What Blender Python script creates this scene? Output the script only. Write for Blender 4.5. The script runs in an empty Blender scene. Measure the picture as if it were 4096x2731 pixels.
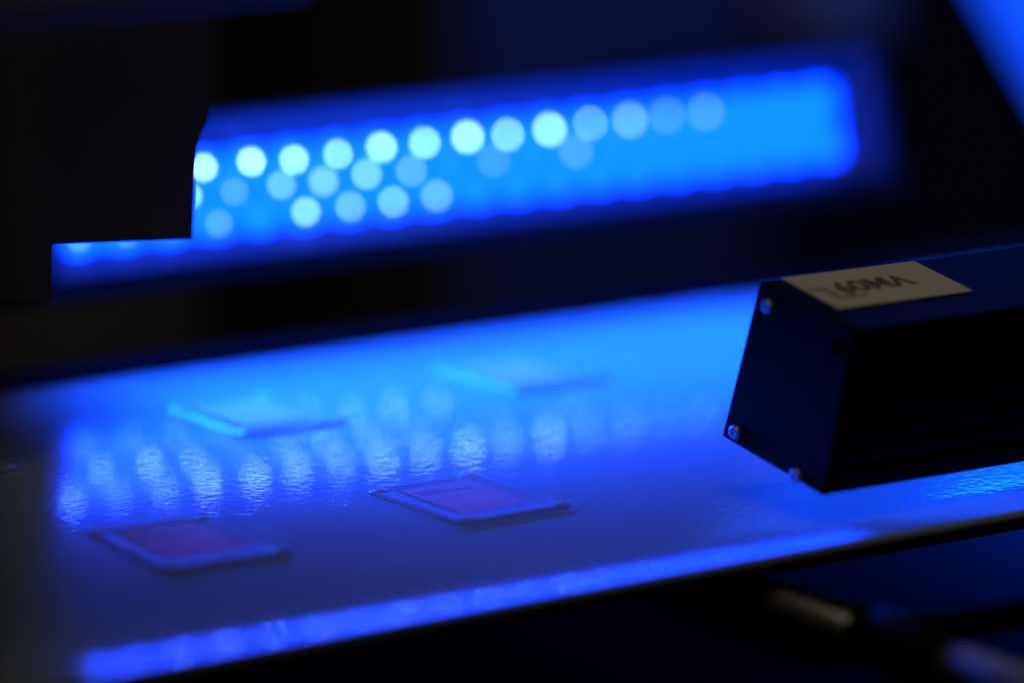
import bpy, bmesh, math, random
from mathutils import Vector, Matrix
R = math.radians
random.seed(7)
SC = bpy.context.scene
COL = SC.collection

# ------------------------------------------------------------------ camera
# X runs along the conveyor belt, Y across it, Z up; metres. Belt surface is z = 0.
cam_d = bpy.data.cameras.new('camera')
cam = bpy.data.objects.new('camera', cam_d)
COL.objects.link(cam)
cam_d.sensor_width = 36.0
cam_d.lens = 135.9
cam_d.clip_start = 0.02
cam_d.clip_end = 60
PITCH, YAW = 11.3596, 55.9917
ay = R(90 - YAW)                     # heading of the view measured from X towards Y
fwd = Vector((math.cos(R(YAW)) * math.cos(R(PITCH)), math.sin(R(YAW)) * math.cos(R(PITCH)), -math.sin(R(PITCH))))
cam.location = (0, 0, 0.237)
cam.rotation_euler = fwd.to_track_quat('-Z', 'Y').to_euler()
cam_d.dof.use_dof = True
cam_d.dof.focus_distance = 1.008
cam_d.dof.aperture_fstop = 3.35
cam_d.dof.aperture_blades = 0
SC.camera = cam

# ------------------------------------------------------------------ world, lamps, exposure
w = bpy.data.worlds.new('World')
SC.world = w
w.use_nodes = True
w.node_tree.nodes['Background'].inputs[0].default_value = (0.010, 0.009, 0.012, 1)
w.node_tree.nodes['Background'].inputs[1].default_value = 0.35
SC.view_settings.view_transform = 'Standard'
SC.view_settings.look = 'None'
SC.view_settings.exposure = 0
SC.view_settings.gamma = 1
SC.view_settings.use_curve_mapping = False
SC.cycles.use_denoising = True
SC.cycles.use_adaptive_sampling = False
SC.cycles.sample_clamp_indirect = 8
SC.cycles.max_bounces = 6
SC.cycles.caustics_reflective = False
SC.cycles.caustics_refractive = False

BLUE = (0.0020, 0.070, 1.0)


def lamp(name, kind, loc, target, energy, color, **kw):
    d = bpy.data.lights.new(name, kind)
    d.energy = energy
    d.color = color
    for k, v in kw.items():
        setattr(d, k, v)
    o = bpy.data.objects.new(name, d)
    COL.objects.link(o)
    o.location = loc
    o.rotation_euler = (Vector(target) - Vector(loc)).to_track_quat('-Z', 'Y').to_euler()
    return o


# dim warm room light from above and behind the camera
lamp('room_light', 'AREA', (0.15, 0.1, 1.9), (0.6, 0.85, 0), 4.2, (1.0, 0.86, 0.62), shape='RECTANGLE', size=1.2, size_y=0.8)
# beam of the far light bar on the belt
BEAM_FAR = lamp('far_bar_beam', 'AREA', (0.645, 1.020, 0.064), (0.645, 0.966, 0.0), 0.75, BLUE, shape='RECTANGLE', size=0.25, size_y=0.006, spread=R(62))
BEAM_FAR2 = lamp('far_bar_long_beam', 'AREA', (0.69, 1.018, 0.050), (0.69, 0.911, 0.0), 1.5, BLUE, shape='RECTANGLE', size=0.33, size_y=0.012, spread=R(52))
BEAM_NEAR = lamp('near_bar_beam', 'AREA', (0.80, 0.775, 0.040), (0.78, 0.88, 0.0), 0.5, BLUE, shape='RECTANGLE', size=0.36, size_y=0.01, spread=R(80))
BEAM_NEAR.data.energy = 0.11
lamp('upper_bar_glow', 'AREA', (1.22, 1.36, 0.25), (0.80, 0.75, 0.05), 0.05, BLUE, shape='DISK', size=0.10, spread=R(50))
lamp('screw_blue_fill', 'AREA', (0.28, 0.80, 0.055), (0.59, 0.755, 0.035), 0.007, BLUE, shape='DISK', size=0.03, spread=R(24))  # added unseen blue fill that gives the end screws their glint
lamp('background_warm_fill', 'AREA', (0.9, 1.7, 1.2), (1.3, 2.6, -0.1), 1.6, (1.0, 0.86, 0.62), shape='RECTANGLE', size=0.8, size_y=0.4)  # added warm fill that lifts the dark background
# added unseen lamp that turns the background cabinet blue
lamp('cabinet_blue_fill', 'AREA', (1.9, 2.0, 0.25), (1.75, 2.5, -0.1), 3.0, BLUE, shape='DISK', size=0.2)
lamp('tray_blue_fill', 'AREA', (0.86, 0.86, -0.02), (0.80, 0.86, -0.06), 0.10, BLUE, shape='DISK', size=0.03)  # added unseen lamp under the belt, only to light the tray blue


# ------------------------------------------------------------------ materials
def mat(name, color, rough=0.5, metal=0.0, spec=0.5, noise=None, bump=None, emit=None, estr=0, coat=0, trans=0, ior=1.5, bdetail=3, alpha=1.0):
    m = bpy.data.materials.new(name)
    m.use_nodes = True
    nt = m.node_tree
    b = nt.nodes['Principled BSDF']
    b.inputs['Base Color'].default_value = (*color, 1)
    b.inputs['Roughness'].default_value = rough
    b.inputs['Metallic'].default_value = metal
    b.inputs['Specular IOR Level'].default_value = spec
    b.inputs['IOR'].default_value = ior
    b.inputs['Alpha'].default_value = alpha
    b.inputs['Coat Weight'].default_value = coat
    b.inputs['Coat Roughness'].default_value = 0.045
    b.inputs['Coat IOR'].default_value = 1.8
    b.inputs['Transmission Weight'].default_value = trans
    if emit:
        b.inputs['Emission Color'].default_value = (*emit, 1)
        b.inputs['Emission Strength'].default_value = estr
    tc = nt.nodes.new('ShaderNodeTexCoord')
    if noise:                                   # (scale, amount, rough amount)
        n = nt.nodes.new('ShaderNodeTexNoise')
        n.inputs['Scale'].default_value = noise[0]
        n.inputs['Detail'].default_value = 6
        nt.links.new(tc.outputs['Object'], n.inputs['Vector'])
        mx = nt.nodes.new('ShaderNodeMix')
        mx.data_type = 'RGBA'
        mx.inputs[6].default_value = (*[c * (1 - noise[1]) for c in color], 1)
        mx.inputs[7].default_value = (*[min(1, c * (1 + noise[1])) for c in color], 1)
        nt.links.new(n.outputs['Fac'], mx.inputs[0])
        nt.links.new(mx.outputs[2], b.inputs['Base Color'])
        mr = nt.nodes.new('ShaderNodeMapRange')
        mr.inputs[3].default_value = max(0.02, rough - noise[2])
        mr.inputs[4].default_value = rough + noise[2]
        nt.links.new(n.outputs['Fac'], mr.inputs[0])
        nt.links.new(mr.outputs[0], b.inputs['Roughness'])
    if bump:                                    # list of (scale, distance)
        prev = None
        for sc, dist in bump:
            n = nt.nodes.new('ShaderNodeTexNoise')
            n.inputs['Scale'].default_value = sc
            n.inputs['Detail'].default_value = bdetail
            nt.links.new(tc.outputs['Object'], n.inputs['Vector'])
            bp = nt.nodes.new('ShaderNodeBump')
            bp.inputs['Distance'].default_value = dist
            bp.inputs['Strength'].default_value = 1.0
            nt.links.new(n.outputs['Fac'], bp.inputs['Height'])
            if prev:
                nt.links.new(prev.outputs[0], bp.inputs['Normal'])
            prev = bp
        nt.links.new(prev.outputs[0], b.inputs['Normal'])
        nt.links.new(prev.outputs[0], b.inputs['Coat Normal'])
    return m


def emis(name, color, k):
    return mat(name, (0.02, 0.02, 0.02), 0.5, emit=color, estr=k)


M = dict(
    belt=mat('belt_satin', (0.27, 0.36, 0.36), 0.25, spec=0.06, ior=1.6, coat=1.0, noise=(60, 0.06, 0.02), bump=[(340, 0.000050)], bdetail=1.2),
    rubber=mat('belt_edge_rubber', (0.02, 0.02, 0.022), 0.5),
    black=mat('black_anodised', (0.010, 0.010, 0.011), 0.42, spec=0.3, noise=(300, 0.3, 0.05)),
    black_top=mat('black_powder_coat', (0.004, 0.004, 0.005), 0.6, spec=0.07, bump=[(1500, 0.00002)]),
    matte=mat('matte_black', (0.003, 0.003, 0.003), 0.75, spec=0.1),
    bracket=mat('bracket_black', (0.055, 0.043, 0.010), 0.8, spec=0.1, noise=(18, 0.5, 0.05)),
    reflector=mat('blue_tinted_reflector', (0.05, 0.09, 0.14), 0.5),
    steel=mat('brushed_steel', (0.36, 0.34, 0.29), 0.40, metal=0.8, noise=(200, 0.1, 0.05)),
    screw=mat('blue_tinted_steel', (0.40, 0.45, 0.6), 0.55, metal=1.0),  # blue reflected light is tinted into the steel colour
    paper=mat('label_paper', (0.66, 0.62, 0.51), 0.95, spec=0.05, noise=(120, 0.05, 0.05)),
    ink=mat('label_ink', (0.17, 0.15, 0.14), 0.95, spec=0.05),
    faded=mat('faded_ink', (0.36, 0.33, 0.26), 0.95, spec=0.05),
    plastic=mat('clear_plastic', (0.36, 0.36, 0.38), 0.26, spec=0.5, alpha=0.55, ior=1.45, bump=[(160, 0.00003)]),
    chip=mat('mauve_chip', (0.50, 0.19, 0.24), 0.45, spec=0.3, noise=(150, 0.08, 0.05)),
    print=mat('chip_print', (0.05, 0.03, 0.07), 0.5),
    panel=emis('diffuser_glow', (0.0002, 0.034, 1.0), 6.3),
    lens=emis('led_lens_glow', (0.0006, 0.034, 1.0), 9.8),
    farpanel=emis('far_diffuser_glow', BLUE, 1.4),
    wall=mat('grey_machine_paint', (0.05, 0.045, 0.04), 0.6, noise=(3, 0.3, 0.05)),
    brown=mat('brown_machine_paint', (0.10, 0.078, 0.018), 0.8, spec=0.1, noise=(3, 0.3, 0.05)),
    wallwarm=mat('beige_machine_paint', (0.30, 0.26, 0.18), 0.6, noise=(3, 0.2, 0.05)),
    tray=mat('lower_tray_paint', (0.20, 0.20, 0.21), 0.45, noise=(40, 0.1, 0.05)),
    floor=mat('floor_paint', (0.008, 0.008, 0.008), 0.7, noise=(2, 0.2, 0.05)),
)
CHIP = {}
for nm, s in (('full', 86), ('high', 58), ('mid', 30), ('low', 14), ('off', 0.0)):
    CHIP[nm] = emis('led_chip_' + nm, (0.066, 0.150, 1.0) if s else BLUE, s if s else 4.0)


# ------------------------------------------------------------------ helpers
def link(name, bm, m, parent=None, smooth=False, bevel=0, seg=2):
    me = bpy.data.meshes.new(name)
    bmesh.ops.recalc_face_normals(bm, faces=bm.faces)
    bm.to_mesh(me)
    bm.free()
    if m:
        me.materials.append(m)
    o = bpy.data.objects.new(name, me)
    COL.objects.link(o)
    if parent:
        o.parent = parent
    if smooth:
        for p in me.polygons:
            p.use_smooth = True
    if bevel:
        md = o.modifiers.new('bevel', 'BEVEL')
        md.width = bevel
        md.segments = seg
        md.limit_method = 'ANGLE'
    return o


def tag(o, label, cat, group=None, kind=None):
    o['label'] = label
    o['category'] = cat
    if group:
        o['group'] = group
    if kind:
        o['kind'] = kind
    return o


def empty(name, loc, rot=(0, 0, 0)):
    o = bpy.data.objects.new(name, None)
    o.empty_display_size = 0.01
    COL.objects.link(o)
    o.location = loc
    o.rotation_euler = rot
    return o


def box(bm, x0, x1, y0, y1, z0, z1):
    vs = [bm.verts.new(p) for p in ((x0, y0, z0), (x1, y0, z0), (x1, y1, z0), (x0, y1, z0), (x0, y0, z1), (x1, y0, z1), (x1, y1, z1), (x0, y1, z1))]
    for f in ((0, 3, 2, 1), (4, 5, 6, 7), (0, 1, 5, 4), (1, 2, 6, 5), (2, 3, 7, 6), (3, 0, 4, 7)):
        bm.faces.new([vs[i] for i in f])
    return bm


def prism_x(bm, prof, x0, x1):
    """closed profile of (y, z) points extruded along X"""
    a = [bm.verts.new((x0, y, z)) for y, z in prof]
    b = [bm.verts.new((x1, y, z)) for y, z in prof]
    n = len(prof)
    for i in range(n):
        j = (i + 1) % n
        bm.faces.new((a[i], a[j], b[j], b[i]))
    bm.faces.new(a)
    bm.faces.new(list(reversed(b)))
    return bm


def lathe(bm, prof, axis, origin, n=32):
    """profile of (radius, height) spun about an axis ('x','y','z')"""
    rings = []
    for r, h in prof:
        ring = []
        for k in range(n):
            t = 2 * math.pi * k / n
            a, b = r * math.cos(t), r * math.sin(t)
            p = {'x': (h, a, b), 'y': (a, h, b), 'z': (a, b, h)}[axis]
            ring.append(bm.verts.new(Vector(p) + Vector(origin)))
        rings.append(ring)
    for i in range(len(rings) - 1):
        for k in range(n):
            j = (k + 1) % n
            bm.faces.new((rings[i][k], rings[i][j], rings[i + 1][j], rings[i + 1][k]))
    bm.faces.new(rings[0])
    bm.faces.new(list(reversed(rings[-1])))
    return bm


# ------------------------------------------------------------------ setting
bm = bmesh.new()
box(bm, -6, 8, -3, 8, -1.02, -1.0)
o = link('floor', bm, M['floor'])
o['kind'] = 'structure'
bm = bmesh.new()
box(bm, -4, 6, 3.4, 3.5, -1.0, 2.2)
o = link('wall', bm, M['wall'])
o['kind'] = 'structure'

# ------------------------------------------------------------------ conveyor
conv = empty('conveyor', (0.7, 0.86, 0))
tag(conv, 'satin grey conveyor belt with a slightly upturned near edge glowing blue', 'conveyor')
Y0, Y1 = 0.7180, 1.003
prof = []
z = 0.0
y = 0.7460
steps = 44
pts = [(y, 0.0)]
L = 0.7460 - 0.7195
for i in range(1, steps + 1):
    t = i / steps
    s = math.tan(R(6.6) * (t ** 1.1))
    z += s * L / steps
    pts.append((0.7460 - L * t, z))
zr = z
prof = []
for k in range(0, 25):                    # rounded near edge rolling down
    t = k / 24 * R(172)
    prof.append((0.7195 - 0.0013 * math.sin(t), zr - 0.0013 + 0.0013 * math.cos(t)))
near = list(reversed(prof))               # from underneath up to the top
top = list(reversed(pts))[1:]             # from the edge inwards
yy = [0.76 + 0.01 * i for i in range(24)]
flat = [(q, 0.0) for q in yy] + [(0.998, 0.0)]
far = [(0.998 + 0.003 * math.sin(R(a)), -0.003 + 0.003 * math.cos(R(a))) for a in (20, 45, 70, 90, 120, 150, 175)]
profile = near + top + flat + far
under = [(0.990, -0.006), (0.76, -0.006), (0.735, -0.0025)]
bm = bmesh.new()
prism_x(bm, profile + under, -0.3, 1.7)
belt = link('belt', bm, M['belt'], None)
belt.parent = conv
belt.matrix_parent_inverse = Matrix.Translation(-Vector(conv.location))
for p in belt.data.polygons:
    if abs(p.normal.x) > 0.9:
        p.use_smooth = False


def child(o, root):
    """parent an object that was modelled in world coordinates"""
    o.parent = root
    o.matrix_parent_inverse = root.matrix_basis.inverted()
    return o


bm = bmesh.new()
box(bm, -0.3, 1.7, 0.742, 0.99, -0.0115, -0.0065)
child(link('bed_plate', bm, M['matte'], bevel=0.001), conv)
bm = bmesh.new()
box(bm, -0.3, 1.7, 1.004, 1.022, -0.030, 0.0015)
child(link('rear_rail', bm, M['matte'], bevel=0.0015), conv)

bm = bmesh.new()
box(bm, -0.3, 1.9, 0.80, 0.99, -0.9, -0.068)
child(link('base_cabinet', bm, M['wall'], bevel=0.003), conv)

# ------------------------------------------------------------------ far light bar (tilted back a little)
TILT = R(12)
bar = empty('led_light_bar', (0.532, 1.0377, 0.0165), (-TILT, R(-0.8), 0))
tag(bar, 'long blue glowing light bar with rows of bright lit diodes', 'light bar', 'blue light bars of the machine')
BL = 0.330                                 # length along the belt
H = 0.0535
bm = bmesh.new()                           # open trough: local y=0 is the front, +y the back
box(bm, 0, BL, 0.016, 0.040, 0, H)
box(bm, 0, BL, 0.0, 0.0155, 0, 0.0062)
box(bm, 0, BL, 0.0, 0.0155, H - 0.0025, H)
link('housing', bm, M['black'], bar, bevel=0.0006)
for xx, nm in ((-0.004, 'end_cap'), (BL + 0.0002, 'end_cap')):
    bm = bmesh.new()
    box(bm, xx, xx + 0.0038, -0.001, 0.041, -0.0005, H + 0.0005)
    link(nm, bm, M['black'], bar, bevel=0.0006)
bm = bmesh.new()                           # sloped reflectors round the panel, coloured dark blue to dim and tint their glow
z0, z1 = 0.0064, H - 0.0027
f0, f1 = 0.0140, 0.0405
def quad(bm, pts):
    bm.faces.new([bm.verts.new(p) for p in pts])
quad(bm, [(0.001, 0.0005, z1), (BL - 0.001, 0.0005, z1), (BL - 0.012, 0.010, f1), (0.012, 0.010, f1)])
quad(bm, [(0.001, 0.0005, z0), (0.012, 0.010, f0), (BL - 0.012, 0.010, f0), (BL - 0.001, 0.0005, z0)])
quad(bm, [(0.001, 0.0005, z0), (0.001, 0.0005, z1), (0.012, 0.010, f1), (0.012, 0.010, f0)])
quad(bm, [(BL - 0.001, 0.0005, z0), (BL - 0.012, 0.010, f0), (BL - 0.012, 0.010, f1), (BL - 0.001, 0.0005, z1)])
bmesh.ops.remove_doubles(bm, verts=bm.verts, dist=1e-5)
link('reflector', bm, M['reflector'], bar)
bm = bmesh.new()
box(bm, 0.012, BL - 0.012, 0.0102, 0.0154, f0, f1)
link('diffuser', bm, M['panel'], bar)


def dome(rad, hgt, n=20, m=5):
    bm = bmesh.new()
    prof = [(rad, 0.0)] + [(rad * math.cos(R(90 * i / m)), -hgt * math.sin(R(90 * i / m))) for i in range(1, m)] + [(rad * 0.04, -hgt)]
    lathe(bm, prof, 'y', (0, 0, 0), n)
    return bm


led0 = link('led', dome(0.0058, 0.0022), M['lens'], None, smooth=True)
led0.parent = bar
chips = {}
for k, m_ in CHIP.items():
    me = bpy.data.meshes.new('led_chip')
    b_ = dome(0.0019, 0.0009, 14, 3)
    bmesh.ops.recalc_face_normals(b_, faces=b_.faces)
    b_.to_mesh(me)
    b_.free()
    me.materials.append(m_)
    for p in me.polygons:
        p.use_smooth = True
    chips[k] = me
PITCH_L = 0.01645
rows = (                                   # height, first x, brightness of each diode from the left
    (0.0355, 0.0122 + 0.00, 'mid mid high full full full full full full full full full high mid low low off off off'),
    (0.0272, 0.0220, 'high high high low mid mid high mid off low off low off off off off off off'),
    (0.0176, 0.0142, 'low low low low off high mid high mid off off off off off off off off off off'),
)
first = True
rj = random.Random(11)
for hz, x0, seq in rows:
    for i, s in enumerate(seq.split()):
        x = x0 + 0.0006 + i * PITCH_L
        if x > BL - 0.013:
            continue
        if first:
            l = led0
            first = False
        else:
            l = led0.copy()
            COL.objects.link(l)
            l.parent = bar
        l.location = (x, 0.0101, hz)
        if s != 'off':
            c = bpy.data.objects.new('chip', chips[s])
            COL.objects.link(c)
            c.parent = l
            c.location = (rj.uniform(-0.0005, 0.0005), -0.0017, rj.uniform(-0.0005, 0.0005))
            k_ = rj.uniform(0.68, 0.98)
            c.scale = (k_ * rj.uniform(0.85, 1.1), 1, k_)

# ------------------------------------------------------------------ near light bar, seen from behind
nb = empty('led_light_bar', (0.5907, 0.7784, 0.0162))
tag(nb, 'black light bar seen from behind, with a beige label on its top', 'light bar', 'blue light bars of the machine')
W = lambda y, z: (y - 0.7784, z - 0.0162)
TLp, BLp, BRp, TRp = W(.7632, .0592), W(.7784, .0162), W(.7364, .0087), W(.7255, .0524)
NL = 0.50
def lerp(a, b, t): return (a[0] + (b[0] - a[0]) * t, a[1] + (b[1] - a[1]) * t)
# rear face BR..TR carries long cooling grooves
def nrm(a, b):
    d = Vector((b[0] - a[0], b[1] - a[1])).normalized()
    return (d.y, -d.x)
prof = [TLp, BLp, BRp]
nx, nz = nrm(BRp, TRp)
for k in range(6):
    t0 = 0.12 + k * 0.13
    for t, dpt in ((t0, 0), (t0 + 0.012, 1), (t0 + 0.052, 1), (t0 + 0.064, 0)):
        q = lerp(BRp, TRp, t)
        s = -0.0010 * dpt
        prof.append((q[0] - abs(nx) * s * 1.0, q[1]))
prof.append(TRp)
bm = bmesh.new()
prism_x(bm, prof, 0.0032, NL)
link('housing', bm, M['black_top'], nb, bevel=0.0005)
bm = bmesh.new()
c = ((TLp[0] + BRp[0]) / 2, (TLp[1] + BRp[1]) / 2)
grow = lambda p, s: (c[0] + (p[0] - c[0]) * s, c[1] + (p[1] - c[1]) * s)
prism_x(bm, [grow(p, 1.006) for p in (TLp, BLp, BRp, TRp)], 0.0, 0.003)
link('end_plate', bm, M['matte'], nb, bevel=0.0006)
for y_, z_ in ((.7590, .0532), (.7717, .0185), (.7465, .0120), (.7325, .0470)):
    q = W(y_, z_)
    bm = bmesh.new()
    lathe(bm, [(0.0019, 0.0), (0.0019, -0.0012), (0.0016, -0.0017), (0.0009, -0.0019), (0.0008, -0.0010)], 'x', (0, q[0], q[1]), 24)
    link('screw', bm, M['screw'] if y_ != .7325 else M['matte'], nb, smooth=True)  # upper near screw is matte black to leave out its glint
# luminous front, turned towards the far bar
bm = bmesh.new()
d = Vector((BLp[0] - TLp[0], BLp[1] - TLp[1]))
n_ = Vector((-d.y, d.x)).normalized()
if n_.x < 0:
    n_ = -n_
a_, b_ = lerp(TLp, BLp, 0.15), lerp(TLp, BLp, 0.85)
e = 0.0008
prism_x(bm, [(a_[0] + n_.x * 0.0001, a_[1] + n_.y * 0.0001), (a_[0] + n_.x * e, a_[1] + n_.y * e), (b_[0] + n_.x * e, b_[1] + n_.y * e), (b_[0] + n_.x * 0.0001, b_[1] + n_.y * 0.0001)], 0.01, NL - 0.01)
link('diffuser', bm, M['panel'], nb)
# label on the top face
tdir = Vector((0, TRp[0] - TLp[0], TRp[1] - TLp[1]))
tl = tdir.length
tdir.normalize()
up = Vector((1, 0, 0)).cross(tdir)
if up.z < 0:
    up = -up
base = Vector((0, TLp[0], TLp[1]))
LA, LB = 0.0062, 0.0500                    # along X
Ta, Tb = 0.0008, 0.0245                    # across, measured from the far top edge
def tp(x, t, h): return Vector((x, 0, 0)) + base + tdir * t + up * h
bm = bmesh.new()
lo = [tp(x, t, 0.00002) for x, t in ((LA, Ta), (LB, Ta), (LB, Tb), (LA, Tb))]
hi = [tp(x, t, 0.00022) for x, t in ((LA, Ta), (LB, Ta), (LB, Tb), (LA, Tb))]
v0 = [bm.verts.new(p) for p in lo]
v1 = [bm.verts.new(p) for p in hi]
bm.faces.new(v1)
bm.faces.new(v0)
for i in range(4):
    j = (i + 1) % 4
    bm.faces.new((v0[i], v0[j], v1[j], v1[i]))
lab = link('label', bm, M['paper'], nb)


def text_mesh(name, body, size, m, parent, mtx, bold=0.0):
    cu = bpy.data.curves.new(name, 'FONT')
    cu.body = body
    cu.size = size
    cu.offset = bold
    cu.align_x = 'CENTER'
    cu.align_y = 'CENTER'
    tmp = bpy.data.objects.new('tmp_text', cu)
    COL.objects.link(tmp)
    bpy.context.view_layer.update()
    me = bpy.data.meshes.new_from_object(tmp.evaluated_get(bpy.context.evaluated_depsgraph_get()))
    bpy.data.objects.remove(tmp)
    me.transform(mtx)
    me.materials.clear()
    me.materials.append(m)
    o = bpy.data.objects.new(name, me)
    COL.objects.link(o)
    o.parent = parent
    return o


def text_frame(x, t, h):
    ex = Vector((-1, 0, 0))                # the writing is upside down seen from here
    ez = up
    ey = ez.cross(ex)
    p = tp(x, t, h)
    return Matrix(((ex.x, ey.x, ez.x, p.x), (ex.y, ey.y, ez.y, p.y), (ex.z, ey.z, ez.z, p.z), (0, 0, 0, 1)))


text_mesh('lettering', 'VM09', 0.0100, M['ink'], lab, text_frame(0.0270, 0.0115, 0.00026), 0.0004)
text_mesh('lettering', 'TL', 0.0115, M['faded'], lab, text_frame(0.0140, 0.0140, 0.00026), 0.0004)

# ------------------------------------------------------------------ L-shaped bracket plate in front of the far bar
bm = bmesh.new()
pr = [(0.5092, 0.40), (0.5092, 0.0915), (0.5086, 0.0900), (0.5068, 0.0872), (0.5054, 0.0835), (0.5047, 0.0770), (0.5036, 0.0586), (0.4612, 0.0612), (0.4606, 0.0464), (0.4360, 0.0484), (0.4360, 0.40)]
a = [bm.verts.new((x, 0.900, z)) for x, z in pr]
b = [bm.verts.new((x, 0.903, z)) for x, z in pr]
bm.faces.new(a)
bm.faces.new(list(reversed(b)))
for i in range(len(pr)):
    j = (i + 1) % len(pr)
    bm.faces.new((a[i], b[i], b[j], a[j]))
br = link('mounting_bracket', bm, M['bracket'], bevel=0.0004)
tag(br, 'flat black bracket plate hanging in front of the left end of the light bar', 'bracket')

# ------------------------------------------------------------------ packets on the belt
PW, PL = 0.0350, 0.0460


def edge_h(x, y):
    """dish height: flat middle, soft upturned rim, little corner bumps"""
    dx = PW / 2 - abs(x)
    dy = PL / 2 - abs(y)
    d_ = min(dx, dy)
    h = 0.00025
    t = max(0.0, 1 - d_ / 0.0085)
    h += 0.00030 * t ** 2
    if y < -0.006:
        h += 0.06 * (-y - 0.006) ** 2 / 0.022
    if d_ < 0.0026:
        h += 0.00022 * math.sin(math.pi * d_ / 0.0026) - 0.00035 * (1 - d_ / 0.0026)
    cx, cy = PW / 2 - 0.0030, PL / 2 - 0.0030
    r = math.hypot(abs(x) - cx, abs(y) - cy)
    if r < 0.0026:
        h += 0.0006 * 0.5 * (1 + math.cos(math.pi * r / 0.0026))
    return h


def make_packet():
    root = empty('chip_packet', (0, 0, 0))
    bm = bmesh.new()
    NX, NY = 70, 92
    g = [[None] * (NY + 1) for _ in range(NX + 1)]
    rc = 0.0030
    for i in range(NX + 1):
        for j in range(NY + 1):
            x = -PW / 2 + PW * i / NX
            y = -PL / 2 + PL * j / NY
            h = edge_h(x, y)
            # round the corners in plan
            ox, oy = abs(x) - (PW / 2 - rc), abs(y) - (PL / 2 - rc)
            if ox > 0 and oy > 0:
                r = math.hypot(ox, oy)
                m_ = max(ox, oy)
                if r > 0:
                    x = math.copysign(PW / 2 - rc + ox * m_ / r, x)
                    y = math.copysign(PL / 2 - rc + oy * m_ / r, y)
            g[i][j] = bm.verts.new((x, y, max(h, 0.0002)))
    for i in range(NX):
        for j in range(NY):
            bm.faces.new((g[i][j], g[i + 1][j], g[i + 1][j + 1], g[i][j + 1]))
    rim = [g[i][0] for i in range(NX)] + [g[NX][j] for j in range(NY)] + [g[i][NY] for i in range(NX, 0, -1)] + [g[0][j] for j in range(NY, 0, -1)]
    low = [bm.verts.new((v.co.x, v.co.y, 0.00005)) for v in rim]
    for i in range(len(rim)):
        j = (i + 1) % len(rim)
        bm.faces.new((rim[i], low[i], low[j], rim[j]))
    shell = link('shell', bm, M['plastic'], root, smooth=True)
    for p in shell.data.polygons:
        if abs(p.normal.z) < 0.35:
            p.use_smooth = False
    bm = bmesh.new()
    box(bm, -0.0105, 0.0105, -0.0120, 0.0170, 0.00030, 0.00037)
    chip = link('chip', bm, M['chip'], root)
    bm = bmesh.new()
    rr = random.Random(3)
    for row, (yc, n) in enumerate(((0.0125, 9), (0.0100, 15))):
        x = -0.0085
        for k in range(n):
            wd = rr.uniform(0.0005, 0.0010)
            if x + wd > 0.0088:
                break
            box(bm, x, x + wd, yc - 0.0006, yc + 0.0006, 0.00038, 0.00039)
            x += wd + 0.0003
    link('printing', bm, M['print'], chip)
    return root


def copy_tree(o, parent=None):
    c = o.copy()
    COL.objects.link(c)
    if parent:
        c.parent = parent
    for ch in list(o.children):
        copy_tree(ch, c)
    return c


proto = make_packet()
places = (
    (0.5345, 0.8120, 1.0, 'sharpest clear plastic packet with a mauve chip, at the centre of the belt'),
    (0.4515, 0.8120, -2.0, 'flat clear plastic packet near the lower left, with a V-shaped blue highlight'),
    (0.5400, 0.9300, 0.0, 'blurred clear plastic packet with a dark mauve middle, behind the lower left packet'),
    (0.6340, 0.9350, 1.5, 'very blurred pale packet farthest back on the brightest part of the belt'),
    (0.4360, 0.9290, 0.0, 'packet at the left picture edge, only its bright corner showing'),
)
for i, (x, y, a, lab_) in enumerate(places):
    o = proto if i == 0 else copy_tree(proto)
    o.location = (x, y, 0.0001)
    o.rotation_euler = (0, 0, R(a))
    tag(o, lab_, 'packet', 'chip packets on the conveyor belt')

# ------------------------------------------------------------------ adjusting shaft under the near edge
sh = empty('adjusting_shaft', (0.566, 0.69, -0.012))
tag(sh, 'steel shaft with a black round collar sticking out below the belt edge', 'shaft')
def shaft_part(name, prof, m, parent=sh):
    bm = bmesh.new()
    lathe(bm, prof, 'y', (0, 0, 0), 40)
    return link(name, bm, m, parent, smooth=True)
shaft_part('rod', [(0.0030, 0.072), (0.0036, 0.071), (0.0036, 0.0012), (0.0024, 0.0004)], M['steel'])
shaft_part('collar', [(0.0045, 0.0), (0.0066, -0.001), (0.0078, -0.005), (0.0084, -0.014), (0.0078, -0.024), (0.0050, -0.030)], M['matte'])
shaft_part('handle', [(0.0030, -0.0302), (0.0052, -0.034), (0.0056, -0.040), (0.0056, -0.110), (0.0040, -0.113)], M['steel'])

bm = bmesh.new()
box(bm, 0.18, 0.270, 0.550, 0.585, -0.9, 0.60)  # added dark block, darkens the left edge where the belt falls unlit
o = link('left_edge_shade', bm, M['wall'], bevel=0.003)
tag(o, 'very blurred dark block added close to the lens to darken the left picture edge', 'shade block')

# ------------------------------------------------------------------ lower tray, right
bm = bmesh.new()
box(bm, 0.69, 1.2, 0.826, 0.93, -0.066, -0.060)
o = link('lower_tray', bm, M['tray'], bevel=0.002)
tag(o, 'blue lit flat tray below the belt at the lower right', 'tray')

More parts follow.
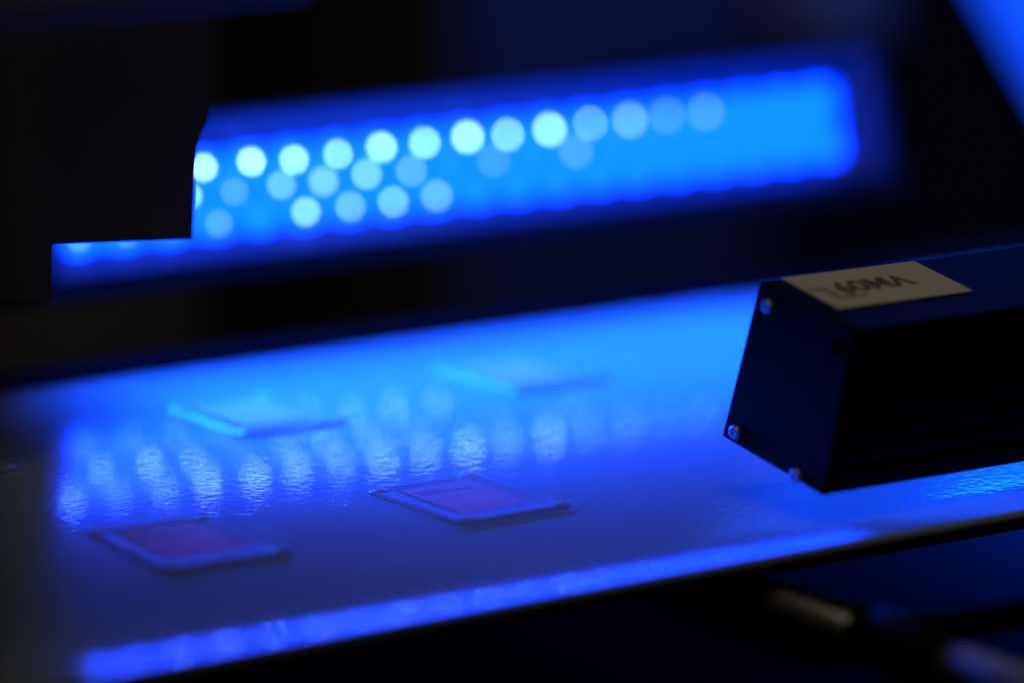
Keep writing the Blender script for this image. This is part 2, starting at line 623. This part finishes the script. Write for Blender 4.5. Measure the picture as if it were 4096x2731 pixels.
# ------------------------------------------------------------------ background machine
p0, p1 = Vector((1.176, 1.375, 0.054)), Vector((1.2084, 1.332, -0.031))
dx_ = (p1 - p0).normalized()
nz_ = -fwd
dy_ = nz_.cross(dx_)
if dy_.x < 0:
    dy_ = -dy_
nz_ = dx_.cross(dy_)
if nz_.dot(fwd) > 0:
    nz_ = -nz_
    dx_ = dy_.cross(nz_)
fb = empty('led_light_bar', (0, 0, 0))
fb.matrix_world = Matrix(((dx_.x, dy_.x, nz_.x, p0.x), (dx_.y, dy_.y, nz_.y, p0.y), (dx_.z, dy_.z, nz_.z, p0.z), (0, 0, 0, 1)))
tag(fb, 'far out-of-focus blue light bar in the upper right corner', 'light bar', 'blue light bars of the machine')
bm = bmesh.new()
box(bm, -0.25, 0.20, 0.0, 0.09, -0.03, -0.001)
link('housing', bm, M['black'], fb, bevel=0.001)
bm = bmesh.new()
box(bm, -0.245, 0.195, 0.004, 0.086, -0.0008, 0.001)
link('diffuser', bm, M['farpanel'], fb)

bm = bmesh.new()
box(bm, 1.64, 1.935, 2.5, 2.9, -1.0, 0.5)
o = link('machine_cabinet', bm, M['wall'], bevel=0.004)
tag(o, 'dark machine cabinet with a blue sheen behind the light bar, top middle', 'cabinet', 'cabinets behind the machine')
bm = bmesh.new()
box(bm, 0.2, 1.40, 2.5, 2.9, -1.0, 0.4)
o = link('machine_cabinet', bm, M['brown'], bevel=0.004)
tag(o, 'dark brown machine cabinet at the upper left, darker than the beam above it', 'cabinet', 'cabinets behind the machine')
bm = bmesh.new()
box(bm, 0.10, 0.436, 0.72, 0.74, 0.1440, 0.175)
o = link('overhead_beam', bm, M['wallwarm'], bevel=0.004)
tag(o, 'dim blurred beige beam close to the lens across the upper left corner', 'beam', 'beige beams behind the machine')
bm = bmesh.new()
box(bm, 1.955, 2.03, 2.46, 2.52, -0.135, 0.10)
o = link('overhead_beam', bm, M['wallwarm'], bevel=0.004)
tag(o, 'short dim beige block at the top, between the blue cabinet and the right light bar', 'beam', 'beige beams behind the machine')
